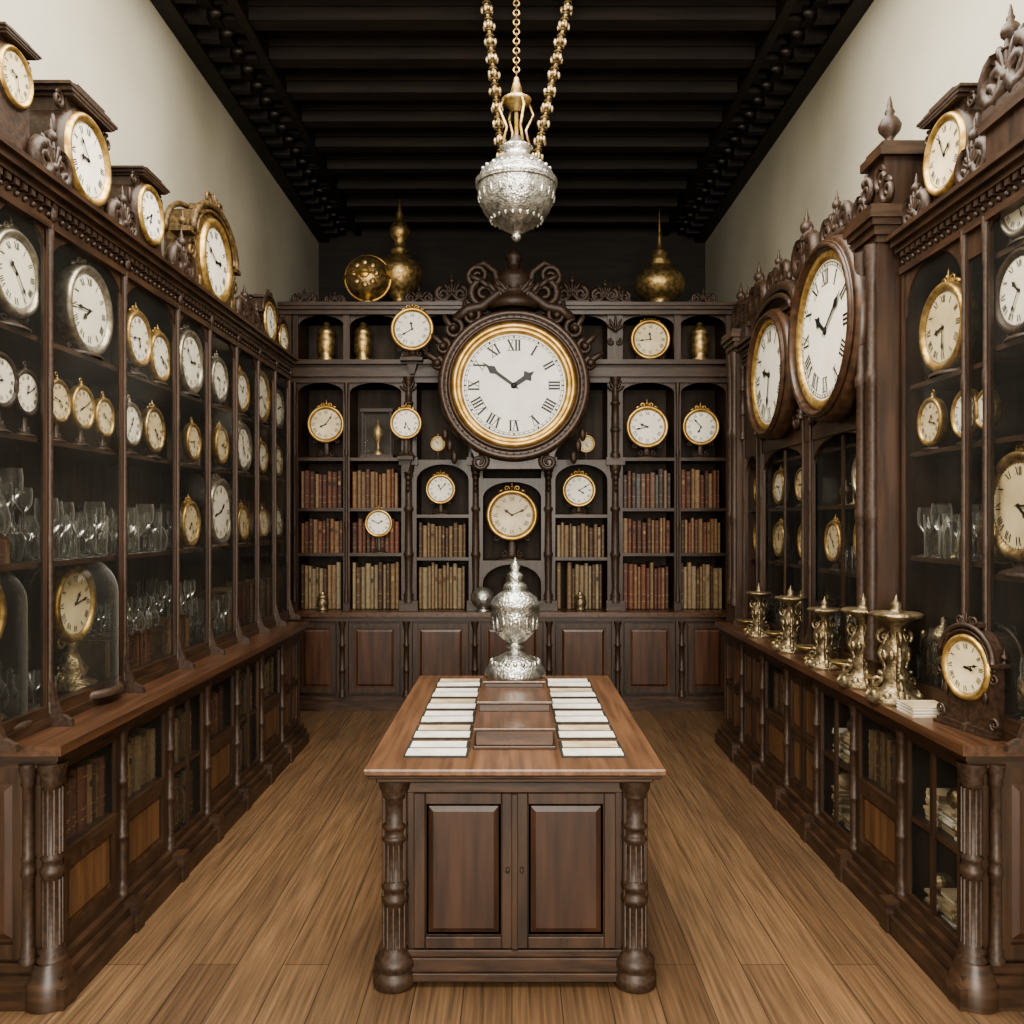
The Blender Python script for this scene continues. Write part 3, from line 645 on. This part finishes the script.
# ---------------------------------------------------------------- clocks in side cabinets
XL=-1.79
for (y,z,d,sh,f,b) in [(3.07,2.59,.27,2.39,FW,SVB),(3.60,2.585,.33,2.39,FW,SVB),(4.08,2.57,.23,2.39,FW,BRC),(4.33,2.53,.22,2.39,FW,BRC),(4.74,2.58,.31,2.39,FW,SVB),(5.2,2.555,.24,2.39,FW,SVB),(5.64,2.55,.24,2.39,FW,BRC),(6.07,2.58,.32,2.39,FW,BRC),(6.5,2.55,.26,2.39,FW,SVB),
    (2.98,2.19,.17,2.01,FW,WC),(3.14,2.17,.15,2.01,FW,WC),(3.36,2.17,.15,2.01,FC,BR),(3.55,2.17,.16,2.01,FC,BRC),(3.74,2.15,.15,2.01,FC,BRC),(4.0,2.15,.18,2.01,FW,SVB),(4.26,2.15,.2,2.01,FC,BR),(4.78,2.14,.18,2.01,FC,BRC),(5.24,2.16,.2,2.01,FC,BRC),(5.66,2.18,.28,2.01,FW,SVB),(6.1,2.15,.2,2.01,FW,BRC),(6.5,2.15,.2,2.01,FW,BRC),
    (4.74,1.68,.22,1.54,FC,BRC),(5.22,1.75,.36,1.54,FW,SVB),(6.5,1.68,.2,1.54,FW,SVB),(5.66,1.68,.2,1.54,FC,BRC),(6.12,1.68,.18,1.54,FC,BRC)]:
    clock('pocket_watch_on_stand' if d<.2 else 'desk_clock',XL,y,z,d,LR,'stand',f,b,sh,detail=0 if d<.2 else 1)
clock('dome_clock',-1.90,3.04,1.36,.25,LR,'dome',FC,BRC,.956)
clock('dome_clock',-1.88,3.66,1.34,.29,LR,'dome',FC,BRC,.956)
clock('bracket_clock',-1.78,3.05,3.29,.18,LR,'tower',FC,BRC,TOP)
clock('bracket_clock',-1.78,3.57,3.21,.32,LR,'tower',FW,BRC,TOP)
clock('bracket_clock',-1.80,4.24,3.22,.25,LR,'tower',FW,BRC,TOP)
clock('gilt_bracket_clock',-1.78,5.11,3.25,.43,LR,'bracket',FW,BRC,TOP,case=WG,wide=1.6)
clock('mantel_clock',-1.77,6.22,3.15,.25,LR,'bracket',FW,BRC,TOP)
clock('mantel_clock',-1.77,6.58,3.10,.2,LR,'bracket',FW,BRC,TOP)
XR=1.79
for (y,z,d,sh,f,b) in [(3.53,2.50,.32,2.3,FC,BRC),(3.0,2.51,.26,2.34,FW,WC),(3.0,2.82,.2,2.68,FW,SVB),(3.64,2.12,.18,2.0,FC,BRC),(3.36,2.12,.17,2.0,FW,BRC),(3.215,2.12,.13,2.0,FW,BRC),
     (4.3,1.60,.24,1.42,FC,BRC),(4.74,1.58,.2,1.42,FC,BRC),(4.35,1.93,.2,1.78,FC,SVB),(5.2,1.57,.2,1.42,FC,BRC),(5.7,1.57,.2,1.42,FC,BRC),(5.26,1.92,.18,1.78,FC,BRC),(6.17,1.57,.2,1.42,FC,BRC),(6.17,1.92,.18,1.78,FW,BRC),(5.7,1.92,.2,1.78,FW,BRC)]:
    clock('pocket_watch_on_stand' if d<.19 else 'desk_clock',XR,y,z,d,RR,'stand',f,b,sh,detail=0 if d<.19 else 1)
clock('desk_clock',1.80,3.02,1.75,.34,RR,'stand',FC,BR,1.5)
clock('bracket_clock',1.78,3.50,3.205,.28,RR,'tower',FC,BRC,TOP)
WB=surf('walnut_clock_frame',(.028,.015,.009),(.072,.037,.020),.4,0,(25,25,25),.12,coat=.12)
clock('round_regulator_clock',1.64,4.45,2.69,.76,RR,'wall',FW,BRC,case=WB,detail=2,hm=(10,9))
clock('round_regulator_clock',1.65,5.45,2.63,.66,RR,'wall',FW,BRC,case=WB,detail=2,hm=(9,32))
# ---------------------------------------------------------------- great clock
m=MB(); r=.462
dial(m,r,FM,1,51,2,bold=1.25)
m.lathe([(a,b) for a,b in [(.448,-.002),(.458,-.03),(.472,-.042),(.485,-.036),(.495,-.05),(.515,-.058),(.535,-.045),(.545,-.015)]],BRS,seg=72,axis='Y')
m.lathe([(.535,-.03),(.55,-.06),(.562,-.065),(.572,-.04),(.585,-.03),(.605,-.055),(.63,-.06),(.65,-.04),(.66,0),(.665,.08),(.62,.2),(.6,.38),(.001,.38)],WB,seg=72,axis='Y')
for k in range(60):
    a=2*pi*k/60; m.ell((.597*math.cos(a),-.045,.597*math.sin(a)),(.010,.010,.010),WC,6,4)
for sg in (-1,1):
    for k,(a,rr,sz) in enumerate(((.5,.70,.09),(.75,.72,.12),(1.02,.71,.11),(.28,.69,.07))):
        x,z=sg*rr*math.cos(a),rr*math.sin(a)
        m.spiral(x,z,sz*.75,pi/2,1.5,sg,.028,WC,.0)
        m.ell((x+sg*.04,.0,z+.05),(.03,.03,.09),WC,6,5,Matrix.Rotation(sg*(1.3-a),4,'Y'))
        m.ell((x,-.03,z),(.035,.03,.035),WC,6,5)
    m.spiral(sg*.26,.79,.13,pi/2,1.6,-sg,.038,WC,.0)
    m.spiral(sg*.31,.95,.10,-pi/2,1.7,sg,.03,WC,.0)
    m.tube([(sg*.5,0,.58),(sg*.4,0,.66),(sg*.28,0,.68),(sg*.12,0,.8),(sg*.16,0,.98),(sg*.26,0,1.06),(sg*.36,0,1.02)],[.04,.05,.05,.045,.035,.03,.015],WC,8)
    for k in range(3): m.ell((sg*(.6-.04*k),.05,-.42-.1*k),(.03,.03,.06),WC,6,5)
    for k in range(4): m.ell((sg*(.12+.07*k),-.02,.80+.04*k),(.03,.03,.07),WC,6,5,Matrix.Rotation(sg*(.4+.25*k),4,'Y'))
palmette(m,0,-.03,.74,.3,WC,9)
m.lathe([(.2,.66),(.24,.70),(.16,.76),(.12,.84),(.17,.9),(.15,.98),(.06,1.02),(.05,1.08),(.08,1.12),(.04,1.18),(.001,1.22)],WC,(0,.06,0),16)
m.ell((0,-.02,.86),(.07,.06,.07),WC,10,6)
m.prism([(-.5,-.3),(-.36,-.58),(-.3,-.72),(.3,-.72),(.36,-.58),(.5,-.3)],.02,.36,WV)
for sg in (-1,1): m.spiral(sg*.3,-.66,.08,pi/2,1.5,sg,.025,WC,.02)
o=m.build('carved_round_clock',center=False); o.location=(.017,7.36,2.865)
for (x,z,d,sh,f,yy) in [(-1.72,2.585,.30,2.27,FC,7.85),(1.25,2.56,.34,2.27,FW,7.85),(1.745,2.56,.30,2.27,FW,7.85),(-.66,1.985,.24,1.75,FW,7.85),(.62,1.975,.27,1.75,FW,7.85),(0,1.745,.41,1.33,FC,7.80),
    (-.9,3.42,.34,3.16,FW,7.66),(1.28,3.37,.32,3.16,FC,7.86),(-1.22,1.67,.22,1.4,FW,7.77),(-.955,2.57,.25,2.27,FW,7.64),(-.68,2.4,.12,2.25,FC,7.8),(.68,2.4,.14,2.25,FC,7.8)]:
    clock('desk_clock',x,yy,z,d,0,'stand',f,BRS,sh,detail=1)
m=MB()
for x,w in ((-.955,.14),(-.9,.2)):
    z=2.27 if x<-.94 else 3.155
    m.box(x-w/2,x+w/2,7.58,7.76,z-.03,z,WC); m.prism([(x-.05,z-.03),(x-.02,z-.14),(x+.02,z-.14),(x+.05,z-.03)],7.64,7.74,WC)
m.build('clock_bracket_shelf')
def obj_lathe(name,prof,mat,loc,seg=24,extra=None):
    m=MB(); m.lathe(prof,mat,(0,0,0),seg)
    if extra: extra(m)
    o=m.build(name,center=False); o.location=loc; return o
jar=[(.07,0),(.085,.02),(.06,.05),(.085,.09),(.09,.2),(.07,.25),(.085,.26),(.07,.3),(.03,.33),(.035,.36),(.001,.38)]
for x in (-1.72,-1.38,1.74): obj_lathe('brass_jar',jar,BR,(x,7.88,3.16),16)
m=MB()
m.lathe([(.12,0),(.13,.02),(.05,.05),(.04,.08)],BR,(0,0,0),20); m.ell((0,0,.26),(.205,.205,.205),BR,28,18)
m.torus((0,0,.26),.212,.01,BRS,'Z',32,6); m.torus((0,-.0,.26),.21,.012,BRS,'Y',32,6)
for k in range(8): m.ell((.1*math.cos(k*pi/4),-.18,.26+.1*math.sin(k*pi/4)),(.03,.012,.03),BR,8,5)
m.ell((0,-.2,.26),(.05,.015,.05),BRS,12,6)
o=m.build('brass_globe',center=False); o.location=(-1.33,7.85,3.67)
urn=[(.13,0),(.14,.03),(.07,.06),(.06,.11),(.15,.18),(.2,.27),(.215,.36),(.19,.44),(.12,.5),(.07,.53),(.09,.56),(.06,.6),(.05,.66),(.085,.7),(.1,.76),(.07,.82),(.03,.86),(.04,.9),(.02,.95),(.001,1.06)]
obj_lathe('brass_urn',urn,BR,(-1.06,8.02,3.67))
sp=[(.11,0),(.12,.02),(.06,.04),(.16,.08),(.225,.16),(.235,.23),(.2,.31),(.13,.36),(.09,.4),(.11,.42),(.06,.46),(.08,.5),(.03,.55),(.02,.6),(.012,.7),(.001,.92)]
obj_lathe('brass_urn',sp,BR,(1.37,7.9,3.67))
m=MB(); 
for a in (-1,1):
    for b in (-1,1): m.box(a*.13-.006,a*.13+.006,b*.08-.006,b*.08+.006,0,.42,WC)
m.box(-.15,.15,-.1,.1,0,.03,WC); m.box(-.15,.15,-.1,.1,.42,.45,WC); m.box(-.13,.13,-.081,-.079,.03,.42,GL)
m.lathe([(.06,.03),(.06,.05),(.02,.08),(.02,.14),(.06,.2),(.06,.26),(.02,.32),(.001,.36)],BR,seg=14)
o=m.build('glass_display_box',center=False); o.location=(-1.24,7.87,2.27)
m=MB(); m.lathe([(.06,0),(.065,.01),(.03,.03)],SV,seg=16); m.ell((0,0,.12),(.105,.105,.1),SV,20,12)
o=m.build('silver_globe_box',center=False); o.location=(-.26,7.63,.88)
for x in (0,): obj_lathe('silver_goblet',[(.07,0),(.075,.01),(.02,.05),(.02,.12),(.06,.16),(.075,.24),(.07,.3)],SVD,(x,7.80,.88),14)
for x in (-1.72,.62): obj_lathe('brass_jar',[(a*.6,b*.45) for a,b in jar],SVD,(x,7.72,.88),14)
# ---------------------------------------------------------------- table
tb=bpy.data.objects.new('display_table',None); bpy.context.collection.objects.link(tb); tb.location=(.01,3.93,0)
cx=.01
m=MB()
y0,y1=3.03,4.84
m.box(cx-.54,cx+.54,y0-.02,y1,.79,.815,WTT)
m.box(cx-.525,cx+.525,y0-.005,y1-.015,.775,.79,WH); m.box(cx-.50,cx+.50,y0+.02,y1-.04,.755,.775,WH)
m.build('table_top',tb,bevel=.006)
m=MB()
bx0,bx1=cx-.455,cx+.455; by0,by1=y0+.07,y1-.08
m.box(bx0+.01,bx1-.01,by0+.03,by1-.03,.08,.755,WV)
m.box(bx0,bx1,by0+.015,by1-.01,.70,.755,WH)
m.box(bx0-.01,bx1+.01,by0+.0,by1,.05,.10,WH); m.box(bx0,bx1,by0+.01,by1-.01,.10,.125,WH); m.box(bx0-.02,bx1+.02,by0-.012,by1+.01,.02,.05,WH)
panel(m,bx0+.085,cx-.006,by0+.012,.13,.70,.042,WV,WPD); panel(m,cx+.006,bx1-.085,by0+.012,.13,.70,.042,WV,WPD)
m.box(cx-.012,cx+.012,by0+.004,by0+.02,.13,.70,WV)
for s_ in (-1,1): m.ell((cx+s_*.026,by0+.002,.42),(.007,.007,.011),WC,8,6)
for sx in (-1,1):
    for k in range(3):
        L=(by1-by0-.2)/3; a=by0+.1+k*L; b=a+L-.02
        X=cx+sx*.455
        for (p,q,zz0,zz1) in ((a,a+.05,.14,.68),(b-.05,b,.14,.68),(a,b,.14,.19),(a,b,.63,.68)):
            m.box(X-sx*.012,X,p,q,zz0,zz1,WV)
    for yy in (by0+.03,by1-.03):
        xx=cx+sx*.44
        m.box(xx-.045,xx+.045,yy-.03,yy+.03,.1,.755,WV)
        p=[(.075,0),(.08,.012),(.08,.045),(.066,.06),(.074,.075),(.074,.095),(.058,.11),(.05,.125),(.044,.14),(.044,.30),(.050,.305),(.050,.325),(.044,.33),(.044,.35),(.050,.355),(.050,.37),(.042,.38),(.040,.52),(.048,.53),(.048,.545),(.041,.55),(.041,.57),(.048,.575),(.048,.59),(.039,.6),(.039,.68),(.048,.69),(.046,.70),(.056,.72),(.060,.755)]
        yc=yy-.008 if yy<4 else yy
        m.lathe(p,WC,(xx,yc,0),20)
        for k in range(12):
            a=2*pi*k/12; c_,s_=math.cos(a),math.sin(a)
            m.tube([(xx+.043*c_,yc+.043*s_,.145),(xx+.043*c_,yc+.043*s_,.295)],.006,WC,5)
            m.tube([(xx+.040*c_,yc+.040*s_,.385),(xx+.039*c_,yc+.039*s_,.52)],.0055,WC,5)
m.build('table_body',tb,bevel=.003)
m=MB(); zt=.815
WPS=surf('plinth_walnut',(.040,.020,.011),(.090,.045,.024),.4,0,(4,30,30),.08,coat=.1)
m.box(cx-.16,cx+.16,3.28,3.57,zt,zt+.012,WH); m.box(cx-.15,cx+.15,3.29,3.56,zt+.012,zt+.07,WPS); m.box(cx-.16,cx+.16,3.28,3.57,zt+.07,zt+.08,WT)
m.box(cx-.15,cx+.15,3.58,3.86,zt,zt+.11,WPS); m.box(cx-.16,cx+.16,3.57,3.87,zt+.11,zt+.122,WT)
m.box(cx-.135,cx+.135,3.88,4.2,zt,zt+.14,WPS); m.box(cx-.145,cx+.145,3.87,4.21,zt+.14,zt+.15,WT)
m.box(cx-.13,cx+.13,4.22,4.6,zt,zt+.08,WPS)
m.build('stepped_display_plinth',bevel=.003)
up=[(.14,0),(.146,.012),(.142,.03),(.128,.05),(.105,.075),(.075,.095),(.045,.11),(.03,.125),(.042,.135),(.042,.145),(.03,.155),(.055,.17),(.092,.205),(.11,.25),(.116,.30),(.115,.325),(.12,.33),(.12,.34),(.112,.35),(.103,.368),(.078,.388),(.055,.402),(.06,.41),(.052,.43),(.03,.45),(.04,.465),(.036,.48),(.018,.495),(.025,.515),(.01,.535),(.001,.56)]
obj_lathe('silver_urn',up,SV,(cx+.005,4.02,zt+.15),40,lambda m:[m.ell((.106*math.cos(2*pi*k/18),.106*math.sin(2*pi*k/18),.265),(.011,.011,.045),SV,6,5) for k in range(18)]+[m.ell((.112*math.cos(2*pi*k/20),.112*math.sin(2*pi*k/20),.066),(.012,.012,.014),SV,6,5) for k in range(20)])
for sx in (-1,1):
    for k in range(6):
        m=MB(); y=3.17+k*.265
        w=.112; X=cx+sx*.295
        m.box(X-w-.008,X+w+.008,y-.008,y+.215,zt,zt+.006,GR)
        m.push(T(X,y+.05,0)@RZ(R(-.04,.04))@T(-X,-y-.05,0)); m.box(X-w,X+w,y+.002,y+.092,zt+.006,zt+.009,PA); m.pop()
        m.box(X-w+.004,X+w-.005,y+.115,y+.2,zt+.006,zt+.0085,random.choice([PA,PA,PD]))
        for j in range(4): m.box(X-w*.75,X+w*R(.3,.75),y+.02+.018*j,y+.022+.018*j,zt+.009,zt+.0092,PD)
        m.build('label_card_tray')
# ---------------------------------------------------------------- hanging lamp
m=MB(); L=Vector((.026,5.0,0))
pr=[(.001,3.335),(.02,3.345),(.03,3.365),(.022,3.38),(.05,3.395),(.10,3.425),(.155,3.465),(.195,3.515),(.22,3.575),(.23,3.63),(.232,3.66),(.242,3.672),(.242,3.69),(.228,3.702),(.215,3.73),(.185,3.765),(.14,3.80),(.10,3.825),(.078,3.84),(.085,3.86),(.1,3.875),(.1,3.885),(.08,3.90),(.05,3.92),(.02,3.96)]
m.lathe(pr,SV,tuple(L),44)
for k in range(22):
    a=2*pi*k/22; m.ell((L.x+.218*math.cos(a),L.y+.218*math.sin(a),3.60),(.012,.012,.04),SV,6,5)
    m.ell((L.x+.20*math.cos(a),L.y+.20*math.sin(a),3.745),(.014,.014,.014),SV,6,5)
    m.ell((L.x+.15*math.cos(a),L.y+.15*math.sin(a),3.47),(.012,.012,.025),SV,6,5)
m.torus((L.x,5,3.66),.232,.009,SV,'Z',32,6)
m.tube([(L.x,5,3.95),(L.x,5,4.2)],.012,BRS,8); m.lathe([(.02,4.1),(.05,4.13),(.08,4.15),(.09,4.17),(.04,4.19),(.03,4.24),(.015,4.3)],BR,tuple(L),16)
for k in range(4):
    a=k*pi/2+.4; c,s=math.cos(a),math.sin(a)
    m.tube([(L.x+.08*c,5+.08*s,4.16),(L.x+.11*c,5+.11*s,4.1),(L.x+.06*c,5+.06*s,4.0),(L.x+.09*c,5+.09*s,3.9)],.009,BR,6)
z=4.3
k=0
while z<CH-.13:
    m.torus((L.x,5,z+.02),.017,.005,BR,'Y' if k%2 else 'X',12,5); z+=.028; k+=1
def garland(x0,x1,z0,z1):
    n=34
    for i in range(n):
        t=i/(n-1); x=x0+(x1-x0)*t; z=z0+(z1-z0)*t
        if i%3==0:
            m.ell((x,5,z),(.028,.028,.02),BR,8,6)
            for q in range(5): m.ell((x+.03*math.cos(q*1.257+i),5+.03*math.sin(q*1.257+i),z-.008),(.012,.012,.024),SVD,6,4)
        else: m.ell((x,5,z),(.014,.014,.02),BR,8,6); m.torus((x,5,z),.022,.005,SVD,'Z',10,5)
    m.tube([(x0,5,z0),(x1,5,z1)],.006,BR,6)
garland(L.x-.085,-.165,3.84,CH-.12); garland(L.x+.12,.36,3.84,CH-.12)
m.build('hanging_silver_lamp')
# ---------------------------------------------------------------- right counter pieces
stand=[(.12,0),(.125,.012),(.11,.03),(.08,.045),(.06,.06),(.045,.09),(.055,.12),(.035,.15),(.045,.19),(.058,.23),(.03,.27),(.025,.32),(.06,.35),(.105,.365),(.11,.375),(.1,.382),(.03,.385),(.02,.4),(.022,.42),(.008,.44),(.001,.46)]
def ex(m):
    for k in range(3):
        a=k*2*pi/3+.3
        m.push(RZ(a)); m.spiral(.075,.075,.045,pi/2,1.4,1,.014,SVD); m.spiral(.05,.27,.035,pi/2,1.4,-1,.010,SVD)
        m.tube([(.12,0,.015),(.10,0,.05),(.06,0,.08),(.045,0,.14),(.07,0,.2),(.05,0,.25),(.03,0,.3)],[.014,.016,.014,.012,.012,.01,.008],SVD,6); m.pop()
    for k in range(8):
        a=k*pi/4
        m.ell((.095*math.cos(a),.095*math.sin(a),.03),(.02,.02,.022),SVD,7,5); m.ell((.05*math.cos(a),.05*math.sin(a),.2),(.014,.014,.025),SVD,6,5)
for u,k in ((3.66,1.0),(4.0,.95),(4.5,.82),(5.05,.85),(5.7,.78)):
    obj_lathe('ornate_candle_stand',[(a*k,b*k) for a,b in stand],SVD,(1.655,u,.92),18,(lambda kk:(lambda m:(m.push(S(kk)),ex(m),m.pop())))(k))
dish=[(.04,0),(.045,.008),(.015,.02),(.012,.04),(.05,.055),(.07,.07),(.068,.075),(.001,.06)]
for u in (3.83,4.24,4.76,5.36,6.0): obj_lathe('small_brass_dish',dish,BR,(1.66,u,.92),18)
clock('mantel_clock',1.68,3.15,1.155,.21,RR+.2,'bracket',FC,BRC,.92,case=WC,wide=1.2)
m=MB()
for k in range(7):
    a=R(-.05,.05); m.push(T(1.655,3.42,.92+.006*k)@RZ(a)); m.box(-.075,.075,-.07,.07,0,.005,PA if k%2 else PD); m.pop()
m.build('paper_stack')
m=MB(); m.M=sideM(1)
for i in (0,2):
    for lv in (.155,.495):
        u=LOW[i]+.1
        while u<LOW[i+1]-.1:
            n=random.randint(4,12)
            for k in range(n):
                o_=R(-.012,.012); m.box(u-.05+o_,u+.05+o_,1.66+R(0,.02),1.86,lv+k*.014,lv+k*.014+.011,random.choice([PA,PD,PD]))
            if random.random()<.6: m.lathe([(.03,0),(.045,.02),(.045,.05),(.03,.07),(.001,.075)],random.choice([SVD,PD,BR]),(u,1.72,lv+n*.014),12)
            u+=.125
m.build('paper_stack')
# ---------------------------------------------------------------- lights
def area(name,loc,rot,sx,sy,e,col):
    l=bpy.data.lights.new(name,'AREA'); l.shape='RECTANGLE'; l.size=sx; l.size_y=sy; l.energy=e; l.color=col
    o=bpy.data.objects.new(name,l); bpy.context.collection.objects.link(o); o.location=loc; o.rotation_euler=rot; return o
area('window_daylight',(0,YF+.05,2.5),(pi/2,0,0),3.1,3.6,430,(1,.94,.84))
area('skylight',(0,3.0,CH-.2),(0,0,0),3.2,3.6,300,(1,.935,.83))
w=bpy.data.worlds.new('world'); bpy.context.scene.world=w; w.use_nodes=True
w.node_tree.nodes['Background'].inputs[0].default_value=(.9,.9,1,1); w.node_tree.nodes['Background'].inputs[1].default_value=.4
# ---------------------------------------------------------------- camera
c=bpy.data.cameras.new('camera'); co=bpy.data.objects.new('camera',c); bpy.context.collection.objects.link(co)
co.location=(0,0,1.7); co.rotation_euler=(pi/2,0,0); c.lens=36*850/1024; c.sensor_width=36; c.shift_y=8/1024; c.clip_start=.05
bpy.context.scene.camera=co
sc=bpy.context.scene
try: sc.view_settings.view_transform='AgX'; sc.view_settings.look='AgX - Medium High Contrast'
except Exception as e: print(e)
sc.view_settings.exposure=.42
